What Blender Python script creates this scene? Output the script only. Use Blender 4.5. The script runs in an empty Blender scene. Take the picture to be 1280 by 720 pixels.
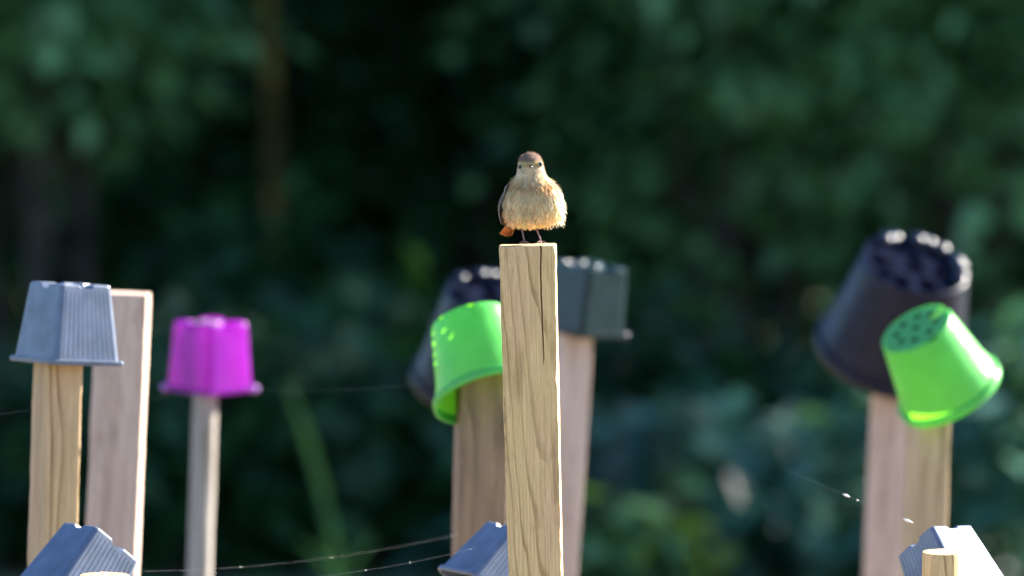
import bpy, bmesh, math, random
from mathutils import Vector, Matrix, noise

S = bpy.context.scene
C = S.collection
rad = math.radians

# ------------------------------------------------------------------ camera, sky, sun, exposure
CAM_H, PITCH, LENS, D0 = 1.55, 1.72, 400.0, 14.2
cam = bpy.data.cameras.new('camera')
cam_o = bpy.data.objects.new('camera', cam); C.objects.link(cam_o)
cam.lens = LENS; cam.sensor_width = 36.0
cam.clip_start = 0.5; cam.clip_end = 2000
cam_o.location = (0, 0, CAM_H)
cam_o.rotation_euler = (rad(90 - PITCH), 0, 0)
cam.dof.use_dof = True
cam.dof.focus_distance = D0 - 0.035
cam.dof.aperture_fstop = 5.3
S.camera = cam_o

SUN = Vector((0.75, 0.46, 0.48)).normalized()
world = bpy.data.worlds.new('World'); S.world = world; world.use_nodes = True
wn = world.node_tree.nodes; wl = world.node_tree.links
bgn = wn['Background']
sky = wn.new('ShaderNodeTexSky'); sky.sky_type = 'NISHITA'; sky.sun_disc = False
sky.sun_elevation = math.asin(SUN.z); sky.sun_rotation = math.atan2(SUN.x, SUN.y)
wl.new(sky.outputs[0], bgn.inputs[0]); bgn.inputs[1].default_value = 0.06; sky.ozone_density = 6.0; sky.dust_density = 0.1
sun = bpy.data.lights.new('sun', 'SUN'); sun.energy = 5.0; sun.angle = rad(0.5); sun.color = (1, 0.93, 0.82)
sun_o = bpy.data.objects.new('sun', sun); C.objects.link(sun_o)
sun_o.rotation_euler = SUN.to_track_quat('Z', 'Y').to_euler()
sun_o.location = (6, 20, 12)

S.view_settings.view_transform = 'Standard'; S.view_settings.look = 'None'
S.view_settings.exposure = 2.7; S.view_settings.gamma = 1.0
S.view_settings.use_curve_mapping = False
S.cycles.use_denoising = True
S.cycles.max_bounces = 10; S.cycles.diffuse_bounces = 4; S.cycles.transmission_bounces = 6
S.cycles.sample_clamp_indirect = 8.0

# ------------------------------------------------------------------ helpers
MMPX = 36.0 / LENS / 1280.0            # metres per photo pixel per metre of depth
RC = Matrix.Rotation(-rad(PITCH), 3, 'X')   # level axes (x right, y away, z up) -> camera tilted axes
def P(px, py, d):
    k = MMPX * d
    return Vector((0, 0, CAM_H)) + RC @ Vector(((px - 640) * k, d, -(py - 360) * k))
def V(x, y, z): return RC @ Vector((x, y, z))
def px(n, d): return n * MMPX * d

def link(name, mesh, mat=None, parent=None, smooth=True, mw=None):
    o = bpy.data.objects.new(name, mesh); C.objects.link(o)
    if mat and not mesh.materials: mesh.materials.append(mat)
    if parent: o.parent = parent
    if mw is not None: o.matrix_world = mw
    if smooth:
        for p in mesh.polygons: p.use_smooth = True
    return o
def from_bm(bm, name):
    me = bpy.data.meshes.new(name); bm.normal_update(); bm.to_mesh(me); bm.free(); return me
def pyd(name, v, f):
    me = bpy.data.meshes.new(name); me.from_pydata(v, [], f); me.update(); return me
def empty(name, mw=None):
    o = bpy.data.objects.new(name, None); C.objects.link(o); o.empty_display_size = 0.05
    if mw is not None: o.matrix_world = mw
    return o
def tag(o, label, cat, group=None):
    o['label'] = label; o['category'] = cat
    if group: o['group'] = group
    return o

def tube(pts, radii, seg=8, cap=True):
    """verts, faces of a swept tube"""
    v, f = [], []
    n = len(pts)
    pts = [Vector(p) for p in pts]
    ref = Vector((0.31, 0.87, 0.38)).normalized()
    for i, p in enumerate(pts):
        t = (pts[min(i + 1, n - 1)] - pts[max(i - 1, 0)]).normalized()
        a = t.cross(ref)
        if a.length < 0.1: a = t.cross(Vector((1, 0, 0)))
        a.normalize(); b = t.cross(a)
        for k in range(seg):
            q = 2 * math.pi * k / seg
            v.append(p + (a * math.cos(q) + b * math.sin(q)) * radii[i])
    for i in range(n - 1):
        for k in range(seg):
            k2 = (k + 1) % seg
            f.append((i * seg + k, i * seg + k2, (i + 1) * seg + k2, (i + 1) * seg + k))
    if cap:
        f.append(tuple(reversed(range(seg)))); f.append(tuple(range((n - 1) * seg, n * seg)))
    return v, f
def merge(parts):
    v, f = [], []
    for a, b in parts:
        o = len(v); v += list(a); f += [tuple(i + o for i in q) for q in b]
    return v, f

# ------------------------------------------------------------------ materials
def mat(name):
    m = bpy.data.materials.new(name); m.use_nodes = True
    nt = m.node_tree
    return m, nt, nt.nodes, nt.links, nt.nodes['Principled BSDF']
def nz(n, l, vec, scale, detail=3, rough=0.55):
    t = n.new('ShaderNodeTexNoise'); t.inputs['Scale'].default_value = scale
    t.inputs['Detail'].default_value = detail; t.inputs['Roughness'].default_value = rough
    if vec is not None: l.new(vec, t.inputs['Vector'])
    return t
def mapping(n, l, src, scale=(1, 1, 1), loc=(0, 0, 0), rot=(0, 0, 0)):
    m = n.new('ShaderNodeMapping'); l.new(src, m.inputs['Vector'])
    m.inputs['Scale'].default_value = scale; m.inputs['Location'].default_value = loc; m.inputs['Rotation'].default_value = rot
    return m.outputs[0]
def ramp(n, l, src, stops):
    r = n.new('ShaderNodeValToRGB'); e = r.color_ramp.elements
    while len(e) < len(stops): e.new(0.5)
    for i, (p, c) in enumerate(stops):
        e[i].position = p; e[i].color = c if len(c) == 4 else (*c, 1)
    l.new(src, r.inputs[0]); return r
def mix(n, l, f, a, b, mode='MIX'):
    m = n.new('ShaderNodeMix'); m.data_type = 'RGBA'; m.blend_type = mode
    for s, x in ((m.inputs[0], f), (m.inputs[6], a), (m.inputs[7], b)):
        if hasattr(x, 'links'): l.new(x, s)
        elif isinstance(x, (int, float)): s.default_value = x
        else: s.default_value = (*x, 1)
    return m.outputs[2]
def math_(n, l, op, a, b=None):
    m = n.new('ShaderNodeMath'); m.operation = op
    for i, x in enumerate((a, b)):
        if x is None: continue
        if hasattr(x, 'links'): l.new(x, m.inputs[i])
        else: m.inputs[i].default_value = x
    return m.outputs[0]

def wood(name, light, dark, tone2, pith=(0.02, 0.06), tilt=(0.02, 0.01), ring=230.0, seed=0.0, bump=0.25, linew=0.5, warp_a=0.028):
    m, nt, n, l, b = mat(name)
    tc = n.new('ShaderNodeTexCoord').outputs['Object']
    warp = nz(n, l, mapping(n, l, tc, (9, 9, 1.6), (seed, seed * 2, seed)), 1.0, 2)
    wv = n.new('ShaderNodeVectorMath'); wv.operation = 'MULTIPLY_ADD'
    l.new(warp.outputs['Color'], wv.inputs[0]); wv.inputs[1].default_value = (warp_a, warp_a, 0); l.new(tc, wv.inputs[2])
    mp = mapping(n, l, wv.outputs[0], (1, 1, 0.0), (-pith[0], -pith[1], 0))
    # tilted pith: add z-dependent shift
    sep = n.new('ShaderNodeSeparateXYZ'); l.new(tc, sep.inputs[0])
    cx = n.new('ShaderNodeCombineXYZ')
    l.new(math_(n, l, 'MULTIPLY', sep.outputs[2], tilt[0]), cx.inputs[0]); l.new(math_(n, l, 'MULTIPLY', sep.outputs[2], tilt[1]), cx.inputs[1])
    ad = n.new('ShaderNodeVectorMath'); ad.operation = 'ADD'; l.new(mp, ad.inputs[0]); l.new(cx.outputs[0], ad.inputs[1])
    ln = n.new('ShaderNodeVectorMath'); ln.operation = 'LENGTH'; l.new(ad.outputs[0], ln.inputs[0])
    fr = math_(n, l, 'FRACT', math_(n, l, 'MULTIPLY', ln.outputs['Value'], ring))
    rr = ramp(n, l, fr, [(0.0, (0, 0, 0)), (linew, (0.12,) * 3), (0.9, (1, 1, 1)), (0.97, (0.9,) * 3), (1.0, (0, 0, 0))])
    amount = ramp(n, l, nz(n, l, mapping(n, l, tc, (30, 30, 3), (seed, 3, 1)), 1.0, 2).outputs[0], [(0.35, (0.15,) * 3), (0.65, (1, 1, 1))])
    rings = math_(n, l, 'MULTIPLY', rr.outputs[0], amount.outputs[0])
    fib = nz(n, l, mapping(n, l, tc, (520, 520, 9), (seed, 0, 0)), 1.0, 3, 0.7)
    fib2 = nz(n, l, mapping(n, l, tc, (1400, 1400, 60)), 1.0, 2, 0.6)
    big = nz(n, l, mapping(n, l, tc, (16, 16, 4), (seed * 3, 1, 5)), 1.0, 3)
    c0 = mix(n, l, ramp(n, l, big.outputs[0], [(0.35, (0, 0, 0)), (0.65, (1, 1, 1))]).outputs[0], light, tone2)
    c1 = mix(n, l, rings, c0, dark)
    fc = ramp(n, l, fib.outputs[0], [(0.3, (0.72, 0.70, 0.66)), (0.7, (1.12, 1.12, 1.12))])
    c2 = mix(n, l, 1.0, c1, fc.outputs[0], 'MULTIPLY')
    spk = ramp(n, l, fib2.outputs[0], [(0.27, (0.45, 0.42, 0.4)), (0.36, (1, 1, 1))])
    c3 = mix(n, l, 0.7, c2, spk.outputs[0], 'MULTIPLY')
    stn = ramp(n, l, nz(n, l, mapping(n, l, tc, (26, 26, 7), (seed, 8, 2)), 1.0, 5, 0.65).outputs[0], [(0.52, (1, 1, 1)), (0.72, (0.62, 0.58, 0.52))])
    c3 = mix(n, l, 0.8, c3, stn.outputs[0], 'MULTIPLY')
    l.new(c3, b.inputs['Base Color']); b.inputs['Roughness'].default_value = 0.75; b.inputs['Specular IOR Level'].default_value = 0.25
    bp = n.new('ShaderNodeBump'); bp.inputs['Strength'].default_value = bump; bp.inputs['Distance'].default_value = 0.001
    l.new(fib.outputs[0], bp.inputs['Height']); l.new(bp.outputs[0], b.inputs['Normal'])
    return m

def plastic(name, col, rough=0.35, trans=0.0, tcol=None, var=0.12, spec=0.5, dirt=0.0, bump=0.12):
    m, nt, n, l, b = mat(name)
    tc = n.new('ShaderNodeTexCoord').outputs['Object']
    t = nz(n, l, tc, 28.0, 4)
    lo = tuple(c * (1 - var) for c in col); hi = tuple(min(1, c * (1 + var)) for c in col)
    base = ramp(n, l, t.outputs[0], [(0.3, lo), (0.7, hi)]).outputs[0]
    if dirt:
        d = ramp(n, l, nz(n, l, tc, 60.0, 5, 0.7).outputs[0], [(0.55, (0, 0, 0)), (0.75, (dirt,) * 3)])
        base = mix(n, l, d.outputs[0], base, (0.30, 0.26, 0.20))
    l.new(base, b.inputs['Base Color'])
    rr = ramp(n, l, nz(n, l, tc, 45.0, 3).outputs[0], [(0.3, (rough * 0.8,) * 3), (0.7, (rough * 1.3,) * 3)])
    l.new(rr.outputs[0], b.inputs['Roughness']); b.inputs['Specular IOR Level'].default_value = spec
    bp = n.new('ShaderNodeBump'); bp.inputs['Strength'].default_value = bump; bp.inputs['Distance'].default_value = 0.001
    l.new(nz(n, l, tc, 220.0, 3).outputs[0], bp.inputs['Height']); l.new(bp.outputs[0], b.inputs['Normal'])
    if trans:
        tr = n.new('ShaderNodeBsdfTranslucent'); tr.inputs[0].default_value = (*(tcol or col), 1)
        ms = n.new('ShaderNodeMixShader'); ms.inputs[0].default_value = trans
        l.new(b.outputs[0], ms.inputs[1]); l.new(tr.outputs[0], ms.inputs[2])
        l.new(ms.outputs[0], n['Material Output'].inputs[0])
    return m

def leaf_mat(name, c1, c2, tcol, rough=0.38, trans=0.3, spec=0.5):
    m, nt, n, l, b = mat(name)
    at = n.new('ShaderNodeAttribute'); at.attribute_name = 'tone'
    base = ramp(n, l, at.outputs['Fac'], [(0.0, c1), (1.0, c2)]).outputs[0]
    l.new(base, b.inputs['Base Color']); b.inputs['Roughness'].default_value = rough; b.inputs['Specular IOR Level'].default_value = spec
    tr = n.new('ShaderNodeBsdfTranslucent'); tr.inputs[0].default_value = (*tcol, 1)
    ms = n.new('ShaderNodeMixShader'); ms.inputs[0].default_value = trans
    l.new(b.outputs[0], ms.inputs[1]); l.new(tr.outputs[0], ms.inputs[2]); l.new(ms.outputs[0], n['Material Output'].inputs[0])
    return m

def simple(name, col, rough=0.6, spec=0.5, var=0.2, scale=40):
    m, nt, n, l, b = mat(name)
    tc = n.new('ShaderNodeTexCoord').outputs['Object']
    t = nz(n, l, tc, scale, 4)
    l.new(ramp(n, l, t.outputs[0], [(0.3, tuple(c * (1 - var) for c in col)), (0.7, tuple(min(1, c * (1 + var)) for c in col))]).outputs[0], b.inputs['Base Color'])
    b.inputs['Roughness'].default_value = rough; b.inputs['Specular IOR Level'].default_value = spec
    return m

# ------------------------------------------------------------------ ground
def ground_mat():
    m, nt, n, l, b = mat('ground_grass')
    tc = n.new('ShaderNodeTexCoord').outputs['Object']
    a = nz(n, l, tc, 0.8, 6, 0.65); f = nz(n, l, tc, 14.0, 5, 0.7)
    c = ramp(n, l, a.outputs[0], [(0.35, (0.055, 0.085, 0.025)), (0.6, (0.11, 0.12, 0.045)), (0.75, (0.17, 0.14, 0.08))]).outputs[0]
    c = mix(n, l, 1.0, c, ramp(n, l, f.outputs[0], [(0.3, (0.6,) * 3), (0.7, (1.25,) * 3)]).outputs[0], 'MULTIPLY')
    l.new(c, b.inputs['Base Color']); b.inputs['Roughness'].default_value = 0.9
    bp = n.new('ShaderNodeBump'); bp.inputs['Distance'].default_value = 0.03; l.new(f.outputs[0], bp.inputs['Height']); l.new(bp.outputs[0], b.inputs['Normal'])
    return m
gv, gf = [], []
N = 40
for j in range(N + 1):
    for i in range(N + 1):
        a, c = (i / N - 0.5) * 2, (j / N - 0.5) * 2
        x = 600 * a * abs(a) ** 1.5; y = 20 + 600 * c * abs(c) ** 1.5
        gv.append((x, y, 0.03 * noise.noise(Vector((x * 0.2, y * 0.2, 0)))))
for j in range(N):
    for i in range(N): gf.append((j * (N + 1) + i, j * (N + 1) + i + 1, (j + 1) * (N + 1) + i + 1, (j + 1) * (N + 1) + i))
g = link('ground', pyd('ground', gv, gf), ground_mat()); g['kind'] = 'structure'
# pale unseen bed under the stakes, added to bounce warm light upward
def bed_mat():
    m, nt, n, l, b = mat('warm_bounce_mulch')
    tc = n.new('ShaderNodeTexCoord').outputs['Object']
    f = nz(n, l, tc, 30.0, 6, 0.75); a = nz(n, l, tc, 2.0, 4)
    c = ramp(n, l, f.outputs[0], [(0.3, (0.13, 0.09, 0.05)), (0.55, (0.28, 0.21, 0.12)), (0.75, (0.40, 0.32, 0.19))]).outputs[0]
    c = mix(n, l, ramp(n, l, a.outputs[0], [(0.5, (0, 0, 0)), (0.7, (0.6,) * 3)]).outputs[0], c, (0.10, 0.12, 0.04))
    l.new(c, b.inputs['Base Color']); b.inputs['Roughness'].default_value = 0.9
    bp = n.new('ShaderNodeBump'); bp.inputs['Distance'].default_value = 0.02; l.new(f.outputs[0], bp.inputs['Height']); l.new(bp.outputs[0], b.inputs['Normal'])
    return m
bv, bf = [], []
NX, NY = 60, 50
for j in range(NY + 1):
    for i in range(NX + 1):
        u, v_ = i / NX, j / NY
        x = -5 + 10 * u; y = 9.5 + 11.5 * v_
        e = min(u, 1 - u, v_, 1 - v_)
        z = -0.06 + 0.13 * min(1, e * 14) + 0.03 * noise.noise(Vector((x * 2, y * 2, 3))) * min(1, e * 14)
        bv.append((x, y, z))
for j in range(NY):
    for i in range(NX): bf.append((j * (NX + 1) + i, j * (NX + 1) + i + 1, (j + 1) * (NX + 1) + i + 1, (j + 1) * (NX + 1) + i))
bed = link('bounce_bed', pyd('bounce_bed', bv, bf), bed_mat()); bed['kind'] = 'structure'

# rough grass between the bed and the hedge
def grass():
    rng = random.Random(77); v, f, tone = [], [], []
    for _ in range(14000):
        x, y = rng.uniform(-4.5, 4.5), rng.choice((rng.uniform(20.6, 24.0), rng.uniform(6.0, 9.8)))
        hgt = rng.uniform(.05, .15); a = rng.random() * 6.28; w = rng.uniform(.003, .006); ln = rng.gauss(0, .05)
        i = len(v); dx, dy = math.cos(a) * w, math.sin(a) * w
        v += [(x - dx, y - dy, -.02), (x + dx, y + dy, -.02), (x + ln * .4 + dx * .6, y + dy * .6, hgt * .6), (x + ln, y + ln * .5, hgt)]
        f += [(i, i + 1, i + 2), (i, i + 2, i + 3)]; tone += [rng.random()] * 4
    me = pyd('grass', v, f); at = me.attributes.new('tone', 'FLOAT', 'POINT'); at.data.foreach_set('value', tone)
    o = link('grass', me, leaf_mat('grass_blade', (0.03, 0.07, 0.015), (0.11, 0.14, 0.05), (0.12, 0.2, 0.03), .5, .3, .3), None, False)
    o['kind'] = 'stuff'; tag(o, 'rough green grass between the stakes and the hedge', 'grass')
# ------------------------------------------------------------------ shrubs, trees and plants behind the bed
grass()
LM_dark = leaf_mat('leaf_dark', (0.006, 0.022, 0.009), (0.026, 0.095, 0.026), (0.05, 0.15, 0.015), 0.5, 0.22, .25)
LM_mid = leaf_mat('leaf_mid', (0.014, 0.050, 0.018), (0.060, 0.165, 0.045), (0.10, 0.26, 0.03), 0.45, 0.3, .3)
LM_pale = leaf_mat('leaf_pale', (0.030, 0.085, 0.034), (0.185, 0.350, 0.125), (0.20, 0.40, 0.05), 0.36, 0.3, .5)  # pale leaves, coloured brighter still in place of sunlight the trees block
LM_bramble = leaf_mat('leaf_bramble', (0.016, 0.062, 0.046), (0.080, 0.195, 0.130), (0.07, 0.20, 0.05), 0.40, 0.2, .4)
BARK = simple('bark', (0.045, 0.036, 0.026), 0.85, 0.2, 0.5, 12)
BARK_Y = simple('bark_ochre', (0.12, 0.085, 0.018), 0.85, 0.2, 0.7, 7)  # ochre bark with strong random blotches

def leaves_mesh(name, clumps, rng, size, per, m, droop=0.35, spread=0.16):
    """leaf faces gathered round clump centres; each leaf a folded 4-face blade"""
    v, f, tone = [], [], []
    for (c, r) in clumps:
        base = rng.random() ** 1.2
        for _ in range(per):
            p = c + Vector((rng.gauss(0, r), rng.gauss(0, r), rng.gauss(0, r * 0.75)))
            if p.z < 0.03: continue
            d = (p - c); d.z *= 0.4
            if d.length < 1e-4: d = Vector((1, 0, 0))
            d = (d.normalized() + Vector((rng.gauss(0, .6), rng.gauss(0, .6), rng.gauss(0, .35) - droop))).normalized()
            up = Vector((rng.gauss(0, .45), rng.gauss(0, .45) - 0.15, 1)).normalized()
            s = d.cross(up)
            if s.length < 1e-3: continue
            s.normalize(); nrm = s.cross(d)
            L = size * rng.uniform(0.6, 1.25); W = L * rng.uniform(0.26, 0.36)
            i = len(v)
            v += [p, p + d * L * .4 + s * W + nrm * L * .06, p + d * L * .45, p + d * L * .4 - s * W + nrm * L * .06, p + d * L - nrm * L * .1]
            f += [(i, i + 1, i + 2), (i, i + 2, i + 3), (i + 1, i + 4, i + 2), (i + 2, i + 4, i + 3)]
            tn = min(1, max(0, 0.85 * base + 0.2 * rng.random() - .05))
            tone += [tn] * 5
    me = pyd(name, v, f)
    a = me.attributes.new('tone', 'FLOAT', 'POINT'); a.data.foreach_set('value', tone)
    me.materials.append(m)
    return me

def woody(name, label, cat, x, y, h, rx, ry, zlo, nclump, per, lsize, m, seed, group, trunk_r=0.05, stems=4, clump_r=0.15, bark=BARK, hull=0.55):
    rng = random.Random(seed)
    root = empty(name, Matrix.Translation((x, y, 0)))
    tag(root, label, cat, group)
    # clumps: more toward the outside of an uneven volume
    clumps = []
    k = 0
    while len(clumps) < nclump and k < nclump * 30:
        k += 1
        q = Vector((rng.uniform(-1, 1), rng.uniform(-1, 1), rng.uniform(-1, 1)))
        if q.length > 1 or q.length < rng.random() * hull: continue
        z = zlo + (h - zlo) * (q.z * .5 + .5)
        w = 1.0 - 0.35 * abs(q.z) ** 2
        c = Vector((q.x * rx * w, q.y * ry * w, z))
        nv = noise.noise(Vector((c.x * .9 + seed, c.y * .9, c.z * .9)))
        if nv < -0.22: continue
        c *= 1 + 0.15 * nv
        clumps.append((c, clump_r * rng.uniform(.7, 1.3)))
    link('crown', leaves_mesh('crown', clumps, rng, lsize, per, m), None, root, smooth=False)
    parts = []
    for s in range(stems):
        a = 2 * math.pi * (s + rng.random() * .6) / stems
        sp = 0.45 * min(rx, ry) if stems > 1 else 0.06
        pts, rr = [], []
        for i in range(9):
            t = i / 8
            pts.append(Vector((math.cos(a) * (0.06 * (stems > 1) + sp * t ** 1.3) + 0.05 * math.sin(5 * t + s), math.sin(a) * (0.06 * (stems > 1) + sp * t ** 1.3), -0.05 + (h * 0.86) * t)))
            rr.append(trunk_r * (1 - 0.8 * t) * (1.25 if i == 0 else 1))
        parts.append(tube(pts, rr, 8))
        for b_ in range(7):
            t = rng.uniform(.25, .9); i = int(t * 8)
            p0 = pts[i]
            tgt = min(rng.sample(clumps, min(12, len(clumps))), key=lambda cc: (cc[0] - p0).length + (2 if cc[0].z < p0.z else 0))[0]
            r0 = rr[i] * .55
            mid = (p0 + tgt) / 2 + Vector((rng.gauss(0, .05), rng.gauss(0, .05), .06))
            parts.append(tube([p0, mid, tgt], [r0, r0 * .65, r0 * .2], 6))
    vv, ff = merge(parts)
    link('trunk', pyd('trunk', vv, ff), bark, root)
    return root

def bgx(pxx, d): return (pxx - 640) * MMPX * d
G1, G2, G3 = 'shrubs of the hedgerow', 'trees behind the hedgerow', 'low plants along the hedge foot'
# hedgerow (about 31 to 35 m away; only its lowest two metres are in view)
woody('hedge_shrub', 'bright leafy shrub whose pale branch hangs above the grey square pot', 'shrub', bgx(60, 31.5), 30.0, 2.3, 0.55, 0.40, 1.0, 60, 46, 0.11, LM_pale, 3, G1, stems=3, clump_r=0.13)
woody('hedge_shrub', 'deep green shrub behind the magenta pot', 'shrub', bgx(255, 33.0), 33.4, 3.4, 0.95, 0.9, 0.0, 260, 40, 0.09, LM_dark, 5, G1)
woody('hedge_shrub', 'dark shrub behind the bird and its stake', 'shrub', bgx(600, 34), 34.0, 3.6, 1.1, 0.9, 0.0, 300, 40, 0.09, LM_dark, 8, G1)
woody('hedge_shrub', 'tall blue-green shrub rising between the bird and the big black pot', 'shrub', bgx(930, 31.0), 31.0, 3.4, 0.62, 0.7, 0.55, 80, 55, 0.11, LM_pale, 11, G1)
woody('hedge_shrub', 'full leafy shrub with greyish leaves behind the big black pot', 'shrub', bgx(1190, 30.8), 30.9, 3.4, 0.85, 0.8, 0.1, 120, 55, 0.11, LM_pale, 14, G1)
for i, (xx, yy, mm) in enumerate(((-2.6, 32.6, LM_mid), (-4.3, 32.4, LM_dark), (3.0, 32.6, LM_pale), (4.6, 32.8, LM_dark), (6.4, 33.5, LM_mid), (-6.2, 33.0, LM_mid))):
    woody('hedge_shrub', 'hedgerow shrub continuing the row past the last stakes', 'shrub', xx, yy, 3.3, 1.05, 0.9, 0.0, 200, 34, 0.09, mm, 40 + i, G1)
# a second, unbroken row of evergreens
for i in range(12):
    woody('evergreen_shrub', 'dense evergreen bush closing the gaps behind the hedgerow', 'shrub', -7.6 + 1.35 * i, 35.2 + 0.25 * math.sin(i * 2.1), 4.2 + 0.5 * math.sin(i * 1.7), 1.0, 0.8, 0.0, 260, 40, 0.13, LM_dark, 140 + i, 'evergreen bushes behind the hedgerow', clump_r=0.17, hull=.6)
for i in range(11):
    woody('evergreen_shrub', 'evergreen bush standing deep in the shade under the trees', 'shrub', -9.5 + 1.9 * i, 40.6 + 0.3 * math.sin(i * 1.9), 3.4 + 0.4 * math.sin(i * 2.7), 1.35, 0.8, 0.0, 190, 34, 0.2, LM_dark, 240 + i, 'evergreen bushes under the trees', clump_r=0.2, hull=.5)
# unseen trees added behind to keep sun and sky off the hedgerow
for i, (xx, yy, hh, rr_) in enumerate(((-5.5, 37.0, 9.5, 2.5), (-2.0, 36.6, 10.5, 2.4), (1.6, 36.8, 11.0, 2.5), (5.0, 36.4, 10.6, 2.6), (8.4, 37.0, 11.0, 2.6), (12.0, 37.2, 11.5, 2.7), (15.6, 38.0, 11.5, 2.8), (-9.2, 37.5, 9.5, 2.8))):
    woody('sun_blocking_tree', 'unseen shade tree added behind the hedgerow to block the sun', 'tree', xx, yy, hh, rr_, 2.2, 0.8, 430 if i == 4 else 620, 30, 0.19, LM_dark, 70 + i, G2, trunk_r=0.16, stems=1, clump_r=0.32, hull=.35)
# slim ochre trunk
woody('slim_tree', 'slim ochre-barked tree between the magenta pot and the bird', 'tree', bgx(324, 31.0), 31.0, 3.6, 0.5, 0.5, 1.9, 50, 30, 0.09, LM_mid, 21, G2, trunk_r=0.032, stems=1, clump_r=0.14, bark=BARK_Y)

def low_plant(label, x, y, h, r, n, per, ls, m, seed):
    return woody('bramble', label, 'plant', x, y, h, r, r * .8, 0.05, n, per, ls, m, seed, G3, trunk_r=0.010, stems=5, clump_r=0.075, hull=.7)
low_plant('pale green young plant beside the dark square pot\'s stake', bgx(790, 27.0), 27.4, 0.60, 0.15, 16, 16, 0.12, LM_pale, 101)
low_plant('blue-green bramble between the dark square pot and the big black pot', bgx(905, 27.2), 27.8, 0.40, 0.36, 30, 18, 0.13, LM_bramble, 103)
low_plant('wide blue-green bramble left of the stake under the big black pot', bgx(1020, 27.3), 27.9, 0.36, 0.36, 30, 18, 0.13, LM_bramble, 104)
low_plant('bramble clump behind the stake of the dark square pot', bgx(740, 27.5), 28.0, 0.34, 0.36, 30, 18, 0.12, LM_bramble, 105)
low_plant('low bramble right of the bright green pot', bgx(1240, 27.2), 27.2, 0.62, 0.40, 32, 18, 0.12, LM_bramble, 106)
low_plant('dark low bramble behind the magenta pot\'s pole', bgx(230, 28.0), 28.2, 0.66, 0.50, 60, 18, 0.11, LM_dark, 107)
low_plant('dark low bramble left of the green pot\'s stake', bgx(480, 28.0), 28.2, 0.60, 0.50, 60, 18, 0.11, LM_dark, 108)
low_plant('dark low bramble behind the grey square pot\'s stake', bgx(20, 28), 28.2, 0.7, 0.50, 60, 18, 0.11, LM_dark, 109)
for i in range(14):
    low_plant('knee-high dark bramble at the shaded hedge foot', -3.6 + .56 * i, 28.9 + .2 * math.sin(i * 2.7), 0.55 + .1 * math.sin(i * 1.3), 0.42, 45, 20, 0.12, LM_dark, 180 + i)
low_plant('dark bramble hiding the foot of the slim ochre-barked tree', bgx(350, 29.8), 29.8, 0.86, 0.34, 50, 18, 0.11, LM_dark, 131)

# blade-leaved stalk between pole and post
def blade_plant():
    d = 26.8
    root = empty('blade_leaf_plant', Matrix.Translation((bgx(425, d), d, 0)))
    tag(root, 'tall arching green blade-leaved plant between magenta pot and green pot', 'plant')
    base = Vector((0, 0, 0))
    def blade(tx, tz, w, bend):
        v, f = [], []
        for i in range(13):
            t = i / 12
            x = tx * t ** 1.6; z = tz * t - bend * t ** 3; ww = w * (0.55 + 0.9 * t) * (1 - t ** 5) + 0.001
            y = 0.05 * t
            v += [(x - ww, y, z), (x, y + ww * .5, z - .002), (x + ww, y, z)]
        for i in range(12):
            a = i * 3
            f += [(a, a + 1, a + 4, a + 3), (a + 1, a + 2, a + 5, a + 4)]
        me = pyd('leaf', v, f)
        at = me.attributes.new('tone', 'FLOAT', 'POINT'); at.data.foreach_set('value', [0.6] * len(v))
        return me
    for tx, tz, w, bd in ((-0.13, 0.53, 0.010, 0.0), (0.09, 0.20, 0.007, 0.04), (-0.10, 0.18, 0.007, 0.03)):
        link('leaf', blade(tx, tz, w, bd), LM_mid, root)
blade_plant()

# ------------------------------------------------------------------ stakes
W_main = wood('wood_main', (0.72, 0.495, 0.225), (0.27, 0.15, 0.045), (0.70, 0.445, 0.24), (0.030, 0.050), (0.014, 0.035), 190, 2.0, 0.35, 0.72, 0.010)
W_gold = wood('wood_gold', (0.57, 0.385, 0.20), (0.26, 0.14, 0.06), (0.57, 0.37, 0.24), (0.03, 0.06), (0.03, 0.0), 200, 7.0)
W_pink = wood('wood_pink', (0.60, 0.445, 0.375), (0.42, 0.29, 0.23), (0.52, 0.37, 0.30), (0.0, 0.08), (0.02, 0.01), 150, 4.0)
W_brown = wood('wood_brown', (0.23, 0.16, 0.115), (0.14, 0.09, 0.065), (0.29, 0.19, 0.12), (0.02, 0.07), (0.02, 0.0), 170, 9.0)
W_tan = wood('wood_tan', (0.54, 0.39, 0.25), (0.36, 0.24, 0.14), (0.46, 0.32, 0.19), (0.0, 0.07), (0.02, 0.01), 160, 11.0)
W_grey = wood('wood_grey', (0.34, 0.31, 0.28), (0.24, 0.21, 0.19), (0.30, 0.27, 0.24), (0.0, 0.0), (0.0, 0.0), 190, 5.0)
SG = 'wooden stakes standing in the bed'

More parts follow.
